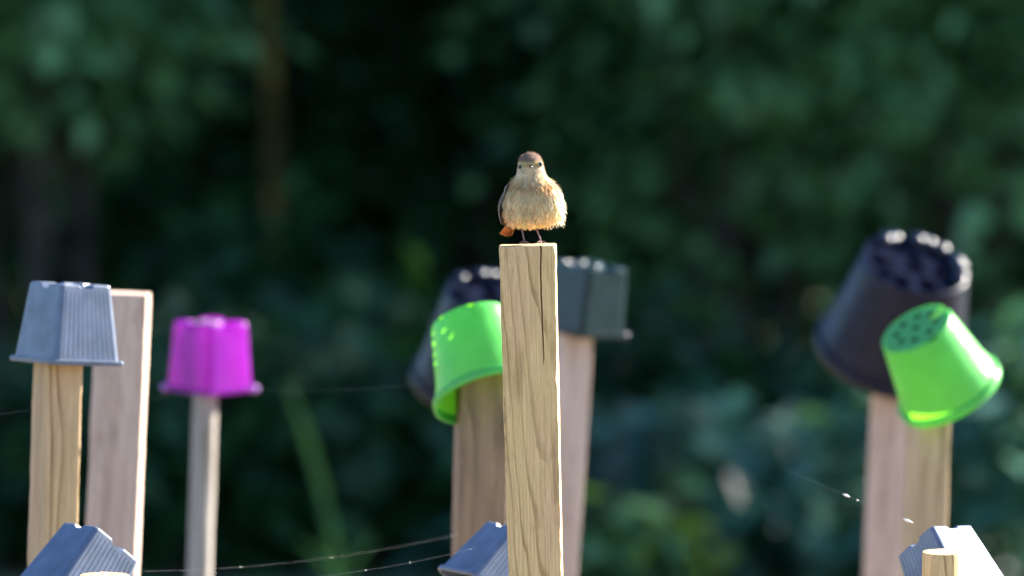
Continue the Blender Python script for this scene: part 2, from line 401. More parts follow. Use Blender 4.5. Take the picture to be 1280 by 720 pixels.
def stake(name, label, top, bot, d, w, spin=0.0, m=None, rnd=False, seed=1, crack=None, taper=1.0, top_tilt=0.0, group=SG, rough=0.0006):
    """square (or round) stake: top pixel, lower pixel at the same depth, extended into the ground"""
    pt, pb = P(*top, d), P(*bot, d)
    u = (pt - pb).normalized()
    L = (pt.z + 0.08) / u.z
    x = Vector((0, 1, 0)).cross(u).normalized(); y = u.cross(x)
    M = Matrix((x, y, u)).transposed().to_4x4(); M.translation = pt
    M = M @ Matrix.Rotation(rad(spin), 4, 'Z')
    rng = random.Random(seed)
    h = w / 2
    # cross-section points (u-parameter list), counter-clockwise
    sec = []
    if rnd:
        for k in range(40):
            a = 2 * math.pi * k / 40; sec.append((math.cos(a) * h, math.sin(a) * h, 0))
    else:
        r = 0.0022
        us = [-1, -.985, -.96, -.85, -.65, -.45, -.25, -.05, .15, .30, .40, .55, .7, .85, .96, .985, 1]
        side0 = sorted(set(us + ([crack[0] - .16, crack[0] - .05, crack[0] - .028, crack[0] - .012, crack[0] + .012, crack[0] + .028, crack[0] + .05, crack[0] + .16] if crack else [])))
        for s in range(4):
            lst = side0 if s == 0 else us
            for q in lst[:-1]:
                # side 0 = front (-y), going +x
                e = 1 - abs(q)
                off = r * max(0, 1 - e * h / r) ** 2 * 0.6 if e * h < r else 0
                px_, py_ = q * h, -h + off
                if e < 1e-6: px_ *= (1 - 0.35 * r / h)
                c_, s_ = math.cos(s * math.pi / 2), math.sin(s * math.pi / 2)
                sec.append((px_ * c_ - py_ * s_, px_ * s_ + py_ * c_, q if s == 0 else None))
    n = len(sec)
    rows = [0, .0012, .003, .006, .010, .016] + [.024 + .009 * i for i in range(58)] + [.60, .70, .85, 1.0]
    rows = [q for q in rows if q < L - .05] + [L]
    v, f = [], []
    sd = seed * 7.3
    for iz, z in enumerate(rows):
        tp = 1 - (1 - taper) * min(1, z / .42)
        for k, (sx, sy, q) in enumerate(sec):
            a = noise.noise(Vector((sx * 60 + sd, sy * 60, z * 14)))
            b_ = noise.noise(Vector((sx * 300, sy * 300 + sd, z * 90)))
            corner = 1.0 if not rnd and abs(abs(sx) - abs(sy)) < h * .06 else 0.35
            k_ = 1 + (a * 1.3 + b_ * 0.9 * corner) * rough / h
            k_ *= (1 - 0.010 * max(0, 1 - z / .003)) if iz < 3 else 1
            X, Y = sx * k_ * tp, sy * k_ * tp
            if crack and q is not None:
                dd = abs(q - crack[0]); fade = max(0, 1 - z / crack[1])
                if dd < 0.3 and fade > 0: X += (.0016 * noise.noise(Vector((z * 26, 1.5, 0))) + .0007 * noise.noise(Vector((z * 110, 4.5, 0))) + .010 * z) * (1 - dd / .3)
                if dd < 0.02: Y += 0.012 * fade ** .4
                elif dd < 0.04: Y += 0.0006 * fade
            zz = -z
            if iz == 0: zz += 0.0007 * noise.noise(Vector((sx * 200, sy * 200, sd))) 
            zz += top_tilt * sy if iz < 6 else 0
            v.append((X, Y, zz))
    nr = len(rows)
    for i in range(nr - 1):
        for k in range(n):
            k2 = (k + 1) % n
            f.append((i * n + k, (i + 1) * n + k, (i + 1) * n + k2, i * n + k2))
    # sawn top: inset rings with saw-mark roughness
    prev = 0
    for ri, s in enumerate((.92, .75, .5, .25)):
        st = len(v)
        for k in range(n):
            X, Y, _ = v[k]
            v.append((X * s, Y * s, 0.0004 + 0.0010 * noise.noise(Vector((X * s * 260 + sd, Y * s * 60, 2))) + top_tilt * Y * s))
        for k in range(n):
            k2 = (k + 1) % n
            f.append((prev + k, prev + k2, st + k2, st + k))
        prev = st
    f.append(tuple(prev + k for k in range(n)))
    f.append(tuple(reversed([(nr - 1) * n + k for k in range(n)])))
    me = pyd(name, v, f)
    o = link(name, me, m, None, True, M)
    tag(o, label, 'stake', group)
    me.set_sharp_from_angle(angle=rad(38))
    return o

# ------------------------------------------------------------------ pots
def frame(axis_down, base, spin=0.0):
    """matrix whose +Z points out of the pot's base, origin at base centre"""
    z = -axis_down.normalized()
    y = Vector((0, 1, 0)); y = (y - z * y.dot(z)).normalized()
    x = y.cross(z)
    M = Matrix((x, y, z)).transposed().to_4x4() @ Matrix.Rotation(rad(spin), 4, 'Z')
    M.translation = base
    return M
def frame_corner(corner_px, e1, e2, d):
    """square pot from its near base corner and the two base edges seen there (pixels, y down)"""
    a1, b1 = e1[0], -e1[1]; a2, b2 = e2[0], -e2[1]
    A, B = a1 * a1 + b1 * b1, a2 * a2 + b2 * b2
    dot = -(a1 * a2 + b1 * b2)
    q = B - A                                   # d1^2 - d2^2
    x2 = (-q + math.sqrt(q * q + 4 * dot * dot)) / 2
    d2 = math.sqrt(x2); d1 = dot / d2
    k = MMPX * d
    E1, E2 = V(a1 * k, d1 * k, b1 * k), V(a2 * k, d2 * k, b2 * k)
    w = E1.length
    X, Y = E1.normalized(), E2.normalized()
    Z = X.cross(Y)
    if Z.z < 0: X, Y = Y, X; Z = -Z
    M = Matrix((X, Y, Z)).transposed().to_4x4()
    M.translation = P(*corner_px, d) + (E1 + E2) / 2
    return M, w

def square_section(h, r, ribs, amp, nside=36, ncor=10):
    """rounded square; with ribs each side carries that many narrow moulded grooves of depth amp"""
    ts = [(-1 + 2 * k / nside, 0.0) for k in range(nside + 1)]
    if ribs:
        ts = [(-1.0, 0.0)]
        for g_ in range(ribs):
            c = -0.92 + 1.84 * g_ / (ribs - 1)
            ts += [(c - .022, 0.0), (c - .013, 1.0), (c + .013, 1.0), (c + .022, 0.0)]
        ts.append((1.0, 0.0))
    pts = []
    for s in range(4):
        c_, s_ = math.cos(s * math.pi / 2), math.sin(s * math.pi / 2)
        loc = [(t * (h - r), -h + amp * q, t) for t, q in ts]
        for k in range(1, ncor):
            a = -math.pi / 2 + (math.pi / 2) * k / ncor
            loc.append((h - r + r * math.cos(a), -(h - r) + r * math.sin(a), 2.0))
        for X, Y, t in loc: pts.append((X * c_ - Y * s_, X * s_ + Y * c_, t))
    return pts

def square_pot(label, M, base_w, mouth_w, H, m, ribs=0, amp=0.0, notch=0.005, notch_w=0.34, rim_w=0.0028, rim_h=0.007, group='plastic pots capping the stakes', corner=0.10, glint_knobs=0.0, glint_mat=None):
    root = empty('square_pot', M); tag(root, label, 'flower pot', group)
    ns = 72 if ribs else 28
    v, f = [], []
    zs = [0.0, -.0008, -.002, -.006, -.009, -.02, -H * .35, -H * .5, -H * .65, -H * .8, -H * .92, -H]
    n = None
    for i, z in enumerate(zs):
        t = -z / H
        h = (base_w + (mouth_w - base_w) * t) / 2
        h -= (.0014, .0005, 0)[i] if i < 3 else 0
        sec = square_section(h, max(.004, corner * h * 1.6), ribs, amp if i > 3 and i < len(zs) - 1 else 0, ns)
        n = len(sec)
        for X, Y, tt in sec:
            zz = z
            if i < 4:
                s = abs(tt) if tt <= 1 else 1
                nt = max(0.0, min(1.0, (notch_w - s) / 0.08))
                nt = nt * nt * (3 - 2 * nt)
                zz = min(z, -notch * nt + z * (1 - nt * .9))
                if i == 3: zz = min(zz, -.006 - notch * .6 * nt)
            v.append((X, Y, zz))
    for i in range(len(zs) - 1):
        for k in range(n):
            k2 = (k + 1) % n
            f.append((i * n + k, (i + 1) * n + k, (i + 1) * n + k2, i * n + k2))
    prev = 0
    for s, zz in ((.90, None), (.66, None), (.58, -.0045), (.30, -.0045)):
        st = len(v)
        for k in range(n):
            X, Y, Z = v[k]
            v.append((X * s, Y * s, (Z if zz is None else zz)))
        for k in range(n):
            k2 = (k + 1) % n
            f.append((prev + k, prev + k2, st + k2, st + k))
        prev = st
    # drainage hole left open in the middle of the base
    body = pyd('body', v, f); body.set_sharp_from_angle(angle=rad(12))
    link('body', body, m, root)
    # rim
    prof = [(-.0002, .0), (rim_w, -.0006), (rim_w + .0004, -rim_h + .001), (rim_w - .0004, -rim_h), (-.0006, -rim_h), (-.0011, -rim_h + .001), (-.0011, -.0005)]
    v, f = [], []
    hm = mouth_w / 2
    sec0 = None
    for (o_, z) in prof:
        sec = square_section(hm + o_, max(.004, corner * hm * 1.6) + max(o_, 0), 0, 0, 10)
        n = len(sec)
        v += [(X, Y, -H + rim_h * .55 + z) for X, Y, _ in sec]
    q = len(prof)
    for i in range(q):
        j = (i + 1) % q
        for k in range(n):
            k2 = (k + 1) % n
            f.append((i * n + k, j * n + k, j * n + k2, i * n + k2))
    link('rim', pyd('rim', v, f), m, root).data.set_sharp_from_angle(angle=rad(60))
    if glint_knobs:      # smooth knobs added at rim corners to catch sun glints; torn bits on grey
        lv, lf = [], []
        for i in range(9):
            t = -math.pi / 2 + math.pi * i / 8
            for q in range(14):
                a = 2 * math.pi * q / 14
                lv.append((glint_knobs * math.cos(t) * math.cos(a), glint_knobs * math.cos(t) * math.sin(a), glint_knobs * .85 * math.sin(t)))
        for i in range(8):
            for q in range(14):
                q2 = (q + 1) % 14; lf.append((i * 14 + q, i * 14 + q2, (i + 1) * 14 + q2, (i + 1) * 14 + q))
        lm = pyd('glint_knob', lv, lf); lm.materials.append(glint_mat or m)
        cc = hm - max(.004, corner * hm * 1.6) * .29 + glint_knobs * .35
        for sx_, sy_ in ((1, -1), (-1, 1)):
            o = link('glint_knob', lm, None, root); o.location = (sx_ * cc, sy_ * cc, -H + rim_h * .05)
    return root

def round_pot(label, M, rb, rm, H, m, holes=(), feet=0, foot_r=.010, rim_h=.012, rim_w=.004, group='plastic pots capping the stakes', base_notches=0, band=True, lump=0.0, foot_h=.006, dark_backing=False):
    root = empty('round_pot', M); tag(root, label, 'flower pot', group)
    seg = 96
    prof = [(rb - .003, 0), (rb - .0012, -.0006), (rb, -.0028)]
    for i in range(1, 12):
        t = i / 11
        prof.append((rb + (rm - rb) * t, -.0028 - (H - .0028) * t))
    if band:   # shallow step below the rim
        prof = [(r, z) if z > -(H - rim_h * 2.2) else (r + .0016, z) for r, z in prof]
    v, f = [], []
    for i, (r, z) in enumerate(prof):
        for k in range(seg):
            a = 2 * math.pi * k / seg
            zz = z
            if base_notches and i < 3:
                c = math.cos(a * base_notches)
                zz = z - .004 * max(0, min(1, (c - .80) / .12))
            v.append((r * math.cos(a), r * math.sin(a), zz))
    for i in range(len(prof) - 1):
        for k in range(seg):
            k2 = (k + 1) % seg
            f.append((i * seg + k, (i + 1) * seg + k, (i + 1) * seg + k2, i * seg + k2))
    link('body', pyd('body', v, f), m, root)
    # base disc with real drainage holes
    bm = bmesh.new()
    def ring(cx, cy, r, n_, zf=lambda a: 0.0):
        vs = [bm.verts.new((cx + r * math.cos(2 * math.pi * k / n_), cy + r * math.sin(2 * math.pi * k / n_), zf(2 * math.pi * k / n_))) for k in range(n_)]
        return [bm.edges.new((vs[k], vs[(k + 1) % n_])) for k in range(n_)]
    es = ring(0, 0, rb - .003, seg)
    for hx, hy, hr in holes: es += ring(hx, hy, hr, 16)
    bmesh.ops.triangle_fill(bm, use_beauty=True, use_dissolve=False, edges=es, normal=(0, 0, 1))
    if lump:
        bmesh.ops.subdivide_edges(bm, edges=bm.edges[:], cuts=3, use_grid_fill=True)
        for q in bm.verts:
            rr = math.hypot(q.co.x, q.co.y)
            if rr < rb - .006: q.co.z += lump * noise.noise(q.co * 38) - lump * .6
    link('base', from_bm(bm, 'base'), PL_caked if lump else m, root, smooth=bool(lump))
    if dark_backing:      # dark disc added inside the base so the drainage holes look dark
        sv, sf = [], []
        for i, r_ in enumerate((0, .25, .5, .75, .93)):
            for k in range(32):
                a = 2 * math.pi * k / 32
                sv.append((rb * r_ * math.cos(a), rb * r_ * math.sin(a), -.0045 - .0012 * noise.noise(Vector((r_ * 9 * math.cos(a), r_ * 9 * math.sin(a), 1)))))
        for i in range(4):
            for k in range(32):
                k2 = (k + 1) % 32; sf.append((i * 32 + k, (i + 1) * 32 + k, (i + 1) * 32 + k2, i * 32 + k2))
        link('dark_disc', pyd('dark_disc', sv, sf), simple('dark_disc', (0.03, 0.022, 0.015), 0.95, 0.1, .5, 200), root)
    if feet:
        fv, ff = [], []
        for i in range(6):
            t = i / 5 * math.pi / 2
            for k in range(14):
                a = 2 * math.pi * k / 14
                fv.append((foot_r * math.cos(t) * math.cos(a), foot_r * math.cos(t) * math.sin(a), foot_h * math.sin(t) - .001))
        for i in range(5):
            for k in range(14):
                k2 = (k + 1) % 14
                ff.append((i * 14 + k, i * 14 + k2, (i + 1) * 14 + k2, (i + 1) * 14 + k))
        fm = pyd('foot', fv, ff); fm.materials.append(GL_black)
        for k in range(feet):
            a = rad(-12 + 165 * (k + .3 * math.sin(k * 2.3)) / feet)
            o = link('foot', fm, None, root); o.location = ((rb - foot_r * .95) * math.cos(a), (rb - foot_r * .95) * math.sin(a), 0); o.rotation_euler.z = a
    # rolled rim
    pr = [(0, .001), (rim_w * .7, 0), (rim_w, -.0015), (rim_w, -rim_h + .0015), (rim_w * .7, -rim_h), (-.0004, -rim_h), (-.0012, -rim_h + .001), (-.0012, 0)]
    v, f = [], []
    for o_, z in pr:
        for k in range(seg):
            a = 2 * math.pi * k / seg
            v.append(((rm + .0016 + o_) * math.cos(a), (rm + .0016 + o_) * math.sin(a), -H + rim_h * .6 + z))
    q = len(pr)
    for i in range(q):
        j = (i + 1) % q
        for k in range(seg):
            k2 = (k + 1) % seg
            f.append((i * seg + k, j * seg + k, j * seg + k2, i * seg + k2))
    link('rim', pyd('rim', v, f), m, root).data.set_sharp_from_angle(angle=rad(60))
    return root

PL_grey = plastic('plastic_grey', (0.095, 0.118, 0.180), 0.36, 0.0, var=0.22, dirt=0.1, bump=0.0)
GL_grey = plastic('glossy_grey', (0.16, 0.18, 0.24), 0.12, 0.0, bump=0.0)
GL_mag = plastic('glossy_magenta', (0.30, 0.10, 0.42), 0.12, 0.0, bump=0.0)
PL_slate = plastic('plastic_slate', (0.008, 0.022, 0.028), 0.22, 0.0, var=0.2, spec=.24)
PL_black = plastic('plastic_black', (0.006, 0.008, 0.021), 0.34, 0.0, var=0.3, spec=.2)
GL_black = plastic('glossy_black', (0.008, 0.010, 0.022), 0.22, 0.0, var=0.2, spec=.5)
PL_caked = plastic('plastic_black_matte', (0.006, 0.008, 0.017), 0.8, 0.0, var=0.35, spec=0.0)
PL_green = plastic('plastic_green', (0.10, 0.46, 0.095), 0.33, 0.34, (0.22, 0.74, 0.012), var=0.14, dirt=0.14)
PL_mag = plastic('plastic_magenta', (0.17, 0.008, 0.30), 0.26, 0.45, (0.70, 0.004, 0.70), var=0.06)

# --- stake with the bird
stake('stake', 'pale grained square stake with a long crack, carrying the bird', (659.5, 306.5), (670, 720), D0, 0.0700, -1.6, W_main, seed=2, crack=(0.47, 0.15), taper=0.93, top_tilt=0.04, rough=0.0013)

# --- left: grey square pot on its stake
stake('stake', 'golden square stake under the upright grey square pot', (76, 372), (64, 720), 15.05, 0.0505, 25, W_gold, seed=3, taper=1.0)
square_pot('upright grey ribbed square pot beside the bare-topped stake', frame(V(-.05, .03, -1), P(88, 354.5, 15.05), 35), px(75, 15.05), px(98, 15.05), px(97, 15.05), PL_grey, ribs=11, amp=.0004, glint_knobs=.0048, glint_mat=GL_grey)
stake('stake', 'bare-topped pinkish square stake behind the grey square pot', (154.5, 366), (140.5, 690), 16.0, 0.0720, -3, W_pink, seed=4, top_tilt=.05)

# --- magenta pot on round pole
stake('pole', 'slim round weathered pole under the magenta pot', (260, 402), (249, 720), 17.4, 0.0375, 0, W_grey, rnd=True, seed=5)
square_pot('translucent magenta square pot on a slim round pole', frame(V(-.02, .13, -1), P(263.5, 402, 17.4), 45), px(69, 17.4), px(80, 17.4), px(84, 17.4), PL_mag, notch=.007, notch_w=.5, rim_w=.003, corner=.16, glint_knobs=.0075, glint_mat=GL_mag)

# --- middle: green and black pots, slate pot
stake('stake', 'brown square stake under the green pot near the bird', (602, 440), (598, 720), 15.6, 0.066, 8, W_brown, seed=6)
Mg = frame(V(.24, -.40, -.87), P(588, 400, 15.6), 20)
round_pot('green round pot tipped mouth-forward beside the bird\'s stake', Mg, px(51, 15.6), px(69, 15.6), px(106, 15.6), PL_green, holes=[(0, 0, .006)] + [(.03 * math.cos(k * math.pi / 2), .03 * math.sin(k * math.pi / 2), .004) for k in range(4)], base_notches=7, rim_h=.012)
stake('stake', 'stake hidden under the tipped black pot near the bird', (612, 420), (608, 720), 18.0, 0.06, 10, W_pink, seed=7)
BH = [(0, 0, .006)] + [(.045 * math.cos(k * math.pi / 3), .045 * math.sin(k * math.pi / 3), .005) for k in range(6)]
round_pot('dark round pot tipped behind the green pot near the bird', frame(V(-.17, .48, -.85), P(615, 366, 18.0), 12), px(57, 18), px(77, 18), px(132, 18), PL_black, holes=BH, feet=7, lump=.012, rim_h=.02)
stake('stake', 'pinkish square stake under the dark slate square pot', (722, 352), (697, 720), 17.42, 0.050, 15, W_pink, seed=8)
square_pot('dark slate square pot right behind the bird\'s stake', frame(V(-.13, .13, -1), P(737, 330, 17.4), 45), px(71, 17.4), px(80, 17.4), px(84, 17.4), PL_slate, notch=.006, notch_w=.45, corner=.14, glint_knobs=.0065, glint_mat=GL_black)

# --- right: black and green pots
stake('stake', 'pale pinkish stake under the big black pot', (1122, 392), (1107, 720), 18.08, 0.072, -2, W_pink, seed=10)
round_pot('big black round pot with knobbly base leaning behind the bright green pot', frame(V(-.22, .53, -.82), P(1145, 329, 18.0), 8), px(68, 18), px(94, 18), px(136, 18), PL_black, holes=BH, feet=8, foot_r=.013, foot_h=.009, lump=.011, rim_h=.02)
stake('stake', 'square stake under the bright green tilted pot', (1163, 450), (1154, 720), 16.37, 0.0495, 22, W_tan, seed=11)
round_pot('bright green round pot with pierced base hanging askew off its stake', frame(V(.435, .45, -.78), P(1145, 410, 16.3), 15), px(48, 16.3), px(65, 16.3), px(101, 16.3), PL_green, holes=[(0, 0, .0055)] + [(.031 * math.cos(k * math.pi / 4 + .2), .031 * math.sin(k * math.pi / 4 + .2), .0055) for k in range(8)], base_notches=4, dark_backing=True)

# --- low tilted grey pots and short stakes
LG = 'tilted grey pots low among the stakes'
M1, w1 = frame_corner((121.3, 657.6), (-45, -4.2), (52, 45.7), 14.6)
square_pot('tilted grey ribbed pot at the foot of the golden stake', M1, w1, w1 * 1.26, w1 * 1.25, PL_grey, ribs=11, amp=.0004, group=LG)
M2, w2 = frame_corner((644, 657), (-36, -5), (42, 44), 14.8)
square_pot('tilted grey ribbed pot tucked behind the bird\'s stake', M2, w2, w2 * 1.26, w2 * 1.25, PL_grey, ribs=11, amp=.0004, group=LG)
M3, w3 = frame_corner((1164, 657), (53, 0), (-42, 40), 14.5)
square_pot('tilted grey ribbed pot behind the short round stake', M3, w3, w3 * 1.26, w3 * 1.25, PL_grey, ribs=11, amp=.0004, group=LG)
stake('stake', 'short round stake in front of a tilted grey pot', (1178, 690), (1177, 760), 14.05, 0.0495, 0, W_main, rnd=True, seed=12, top_tilt=.13)
stake('stake', 'short round stake just below the tilted pot by the golden stake', (131, 719), (131, 790), 14.25, 0.063, 0, W_gold, rnd=True, seed=13, top_tilt=.10)
for k, (Mx, lab) in enumerate(((M1, 'short stake inside the tilted grey pot by the golden stake'), (M2, 'short stake inside the tilted grey pot behind the bird\'s stake'), (M3, 'short stake inside the tilted grey pot behind the short round stake'))):
    q = Mx @ Vector((0, 0, -.055))
    k_ = (q - Vector((0, 0, CAM_H))); loc = RC.inverted() @ k_
    dd = loc.y; X = 640 + loc.x / (MMPX * dd); Y = 360 - loc.z / (MMPX * dd)
    stake('stake', lab, (X, Y), (X, Y + 60), dd, 0.028, 20, W_grey, seed=20 + k)

# ------------------------------------------------------------------ the bird (feet on the stake top)
def attr_mat(name, rough=0.8, trans=0.3, spec=0.2):
    m, nt, n, l, b = mat(name)
    at = n.new('ShaderNodeAttribute'); at.attribute_name = 'Col'
    l.new(at.outputs['Color'], b.inputs['Base Color']); b.inputs['Roughness'].default_value = rough; b.inputs['Specular IOR Level'].default_value = spec
    if trans:
        tr = n.new('ShaderNodeBsdfTranslucent'); l.new(at.outputs['Color'], tr.inputs[0])
        ms = n.new('ShaderNodeMixShader'); ms.inputs[0].default_value = trans
        l.new(b.outputs[0], ms.inputs[1]); l.new(tr.outputs[0], ms.inputs[2]); l.new(ms.outputs[0], n['Material Output'].inputs[0])
    return m
def setcol(me, cols):
    a = me.color_attributes.new('Col', 'FLOAT_COLOR', 'POINT')
    a.data.foreach_set('color', [q for c in cols for q in (*c, 1.0)])

def build_bird():
    rng = random.Random(5)
    k = px(1, D0)                         # one photo pixel in metres at the stake
    org = P(665, 304.0, D0)
    root = empty('bird', Matrix.Translation(org) @ RC.to_4x4())
    tag(root, 'small fluffed buff-brown bird with rusty tail perched on the cracked stake', 'bird')
    PL = attr_mat('plumage', 0.85, 0.40, 0.12)
    # rings: z, cx, cy, rx, ry  (photo pixels, local x right / y away / z up)
    R = [(20, -2, 4, 9, 9), (22.5, -2, 3, 20, 17), (27, -1, 1, 28.5, 24), (33, 0, 0, 34, 28), (40, 0.5, -1, 36.5, 30), (50, 1, -2, 37, 30.5),
         (60, 1.5, -2, 34.5, 29), (69, 1.2, -1.5, 31, 26.5), (76, .3, -1, 26.5, 23), (82, -.8, -1.5, 21.3, 20), (88, -1.3, -2.5, 17.6, 18.5), (94, -1.6, -3, 16, 17.5),
         (100, -1.8, -2.6, 15, 16.8), (105, -2, -1.5, 13.6, 15.2), (109, -2, 0, 10.8, 12.2), (112, -2, 1, 6.8, 8), (113.4, -2, 1.5, 2.4, 3)]
    def ev(t):
        x = t * (len(R) - 1); i = min(int(x), len(R) - 2); f = x - i
        p0, p1, p2, p3 = R[max(i - 1, 0)], R[i], R[i + 1], R[min(i + 2, len(R) - 1)]
        return [0.5 * ((2 * b) + (-a + c) * f + (2 * a - 5 * b + 4 * c - d) * f * f + (-a + 3 * b - 3 * c + d) * f ** 3) for a, b, c, d in zip(p0, p1, p2, p3)]
    def surf(t, a):
        z, cx, cy, rx, ry = ev(t)
        w = 1 + 0.025 * noise.noise(Vector((math.cos(a) * 2, math.sin(a) * 2, z * .08)))
        return Vector((cx + rx * w * math.cos(a), cy + ry * w * math.sin(a), z))
    def nrm(t, a):
        e = 1e-3
        du = surf(min(t + e, 1), a) - surf(max(t - e, 0), a); dv = surf(t, a + e) - surf(t, a - e)
        n_ = dv.cross(du)
        return n_.normalized() if n_.length > 0 else Vector((0, 0, 1))
    def lerp(a, b, f): f = max(0, min(1, f)); return tuple(p + (q - p) * f for p, q in zip(a, b))
    def colour(p):
        x, y, z = p
        front = -y
        nv = noise.noise(Vector((x * .12, y * .12, z * .07)))
        nv2 = noise.noise(Vector((x * .35 + 9, y * .35, z * .18)))
        if z > 86:
            # head: brown cap, buff brow and lores, paler cheeks and throat
            cap = (0.20, 0.135, 0.105); cheek = (0.46, 0.36, 0.25); throat = (0.63, 0.50, 0.33); brow = (0.50, 0.37, 0.16)
            if front > 2:
                dx = abs(x + 1.5)
                c = lerp(cheek, throat, 1 - dx / 11) if z < 95 else lerp(brow, cap, (z - 99.5 - dx * .05) / 2.5)
                if 93.5 < z < 99.5 and dx < 12: c = lerp(c, (0.26, 0.19, 0.09), .7 * (1 - abs(z - 96.5) / 3))
                if z < 99 and dx > 9: c = lerp(c, (0.52, 0.43, 0.33), (dx - 9) / 4)
            else:
                c = lerp((0.36, 0.29, 0.23), cap, (z - 92) / 10)
        else:
            throat = (0.63, 0.50, 0.33); breast = (0.52, 0.38, 0.215); belly = (0.70, 0.56, 0.36); flank = (0.58, 0.43, 0.28) if x < 0 else (0.76, 0.66, 0.53)  # right flank painted paler to stand in for the sunlit rim
            if z > 72: c = lerp(breast, throat, (z - 72) / 8 - max(0, (abs(x + 1) - 10) / 12))
            else: c = lerp(belly, breast, (z - 44) / 26)
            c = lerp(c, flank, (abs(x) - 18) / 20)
            # collar of darker, rustier feathers
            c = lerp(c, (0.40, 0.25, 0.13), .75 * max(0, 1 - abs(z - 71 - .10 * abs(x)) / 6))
            c = lerp(c, (0.42, 0.22, 0.10), .7 * max(0, 1 - math.hypot((x - 18) / 9, (z - 71) / 8)))
            # smoky streaks down the middle of the belly
            st = max(0, 1 - abs(z - 44) / 18) * max(0, 1 - abs(x + 5) / 20)
            c = lerp(c, (0.34, 0.27, 0.16), .9 * st * max(0, nv2 * 2.2 + .25))
            if y > 6: c = lerp(c, (0.24, 0.18, 0.14), (y - 6) / 8)
        m_ = 1.16 * (1 + .26 * nv + .22 * nv2)
        return tuple(max(.01, q * m_ * w_) for q, w_ in zip(c, (1.02, 1.0, .93)))
    NT, NA = 64, 56
    v, f, cl = [], [], []
    for i in range(NT + 1):
        for a_ in range(NA):
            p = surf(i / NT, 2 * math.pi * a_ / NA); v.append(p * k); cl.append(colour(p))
    for i in range(NT):
        for a_ in range(NA):
            b_ = (a_ + 1) % NA
            f.append((i * NA + a_, i * NA + b_, (i + 1) * NA + b_, (i + 1) * NA + a_))
    f.append(tuple(reversed(range(NA)))); f.append(tuple(range(NT * NA, (NT + 1) * NA)))
    me = pyd('body', v, f); setcol(me, cl)
    link('body', me, PL, root)
    # contour feathers and loose down, lying over the body
    v, f, cl = [], [], []
    def feather(p, d, n_, L, W, c, lift):
        s = d.cross(n_)
        if s.length < 1e-4: return
        s.normalize(); i = len(v)
        q1 = p + d * L * .45 + n_ * lift * L * .45; q2 = p + d * L + n_ * lift * L * .85
        for q in (p - s * W * .35, p + s * W * .35, q1 + s * W * .5, q1 - s * W * .5, q2): v.append(q * k)
        f.extend([(i, i + 1, i + 2, i + 3), (i + 3, i + 2, i + 4)])
        cl.extend([c, c, c, c, tuple(min(1, x * 1.12) for x in c)])
    def flow(p, n_):
        if p.z > 88:      # away from the beak over the head
            d = p - Vector((-1.5, -24, 96)); d = d - n_ * d.dot(n_)
            d = d.normalized() + Vector((0, .2, -.25))
        else:
            d = Vector((p.x * .006, .12, -1))
        d = d - n_ * d.dot(n_)
        return d.normalized() if d.length > 1e-4 else Vector((0, 0, -1))
    cnt = 0
    while cnt < 5200:
        t = rng.random(); a = rng.random() * 2 * math.pi
        z, cx, cy, rx, ry = ev(t)
        if rng.random() > (rx + ry) / 66: continue
        p = surf(t, a); n_ = nrm(t, a)
        if p.z > 86 and (p - Vector((-1.5, -20, 96))).length < 5.5: continue
        if p.z > 92 and p.y < 0 and (abs(p.x + 14) < 2.2 and abs(p.z - 95.3) < 2.6 or abs(p.x - 9.5) < 2.2 and abs(p.z - 98.5) < 2.6): continue
        cnt += 1
        head = p.z > 84
        loose = p.z < 34 or p.x > 26
        L = rng.uniform(3, 5) if head else rng.uniform(7, 11) if not loose else rng.uniform(7, 12)
        W = rng.uniform(1.2, 1.9) if head else rng.uniform(2.0, 3.4)
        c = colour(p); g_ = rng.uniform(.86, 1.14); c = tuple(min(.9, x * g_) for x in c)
        d = flow(p, n_) + Vector((rng.gauss(0, .12), rng.gauss(0, .1), rng.gauss(0, .05)))
        feather(p - n_ * .3, d.normalized(), n_, L, W, c, rng.uniform(.02, .08) if not loose else rng.uniform(.04, .2))
    me = pyd('plumage', v, f); setcol(me, cl)
    o = link('plumage', me, PL, root, smooth=False); o['kind'] = 'stuff'
    v.clear(); f.clear(); cl.clear()
    # fine down strands
    for _ in range(4200):
        t = rng.random() ** .8; a = rng.random() * 2 * math.pi
        z, cx, cy, rx, ry = ev(t)
        if rng.random() > (rx + ry) / 66: continue
        p = surf(t, a); n_ = nrm(t, a)
        if p.z > 86 and p.y < -8: continue
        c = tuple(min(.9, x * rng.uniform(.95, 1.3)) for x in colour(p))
        d = (flow(p, n_) + n_ * rng.uniform(.15, .7) + Vector((rng.gauss(0, .2), rng.gauss(0, .2), rng.gauss(0, .1)))).normalized()
        feather(p, d, n_, rng.uniform(4, 8) * (.55 if p.z > 84 else 1), rng.uniform(.35, .7), c, .05)
    # shaggy tufts hanging from belly and flank
    for _ in range(420):
        a = rng.uniform(-1, 1) * 2.2 - math.pi / 2 + (.5 if rng.random() < .4 else 0)
        t = rng.uniform(.06, .26)
        p = surf(t, a); n_ = nrm(t, a)
        d = (Vector((p.x * .012, p.y * .01, -1)) + Vector((rng.gauss(0, .2), rng.gauss(0, .2), 0))).normalized()
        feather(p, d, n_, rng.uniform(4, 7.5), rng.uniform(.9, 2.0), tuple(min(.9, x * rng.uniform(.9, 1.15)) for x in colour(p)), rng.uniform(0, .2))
    for _ in range(150):
        a = rng.uniform(-.75, .35); t = rng.uniform(.16, .45)
        p = surf(t, a); n_ = nrm(t, a)
        d = (Vector((.22, -.05, -1)) + Vector((rng.gauss(0, .15), rng.gauss(0, .15), 0))).normalized()
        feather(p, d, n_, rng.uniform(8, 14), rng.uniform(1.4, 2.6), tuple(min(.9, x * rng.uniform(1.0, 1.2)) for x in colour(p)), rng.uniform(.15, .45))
    me = pyd('down', v, f); setcol(me, cl)
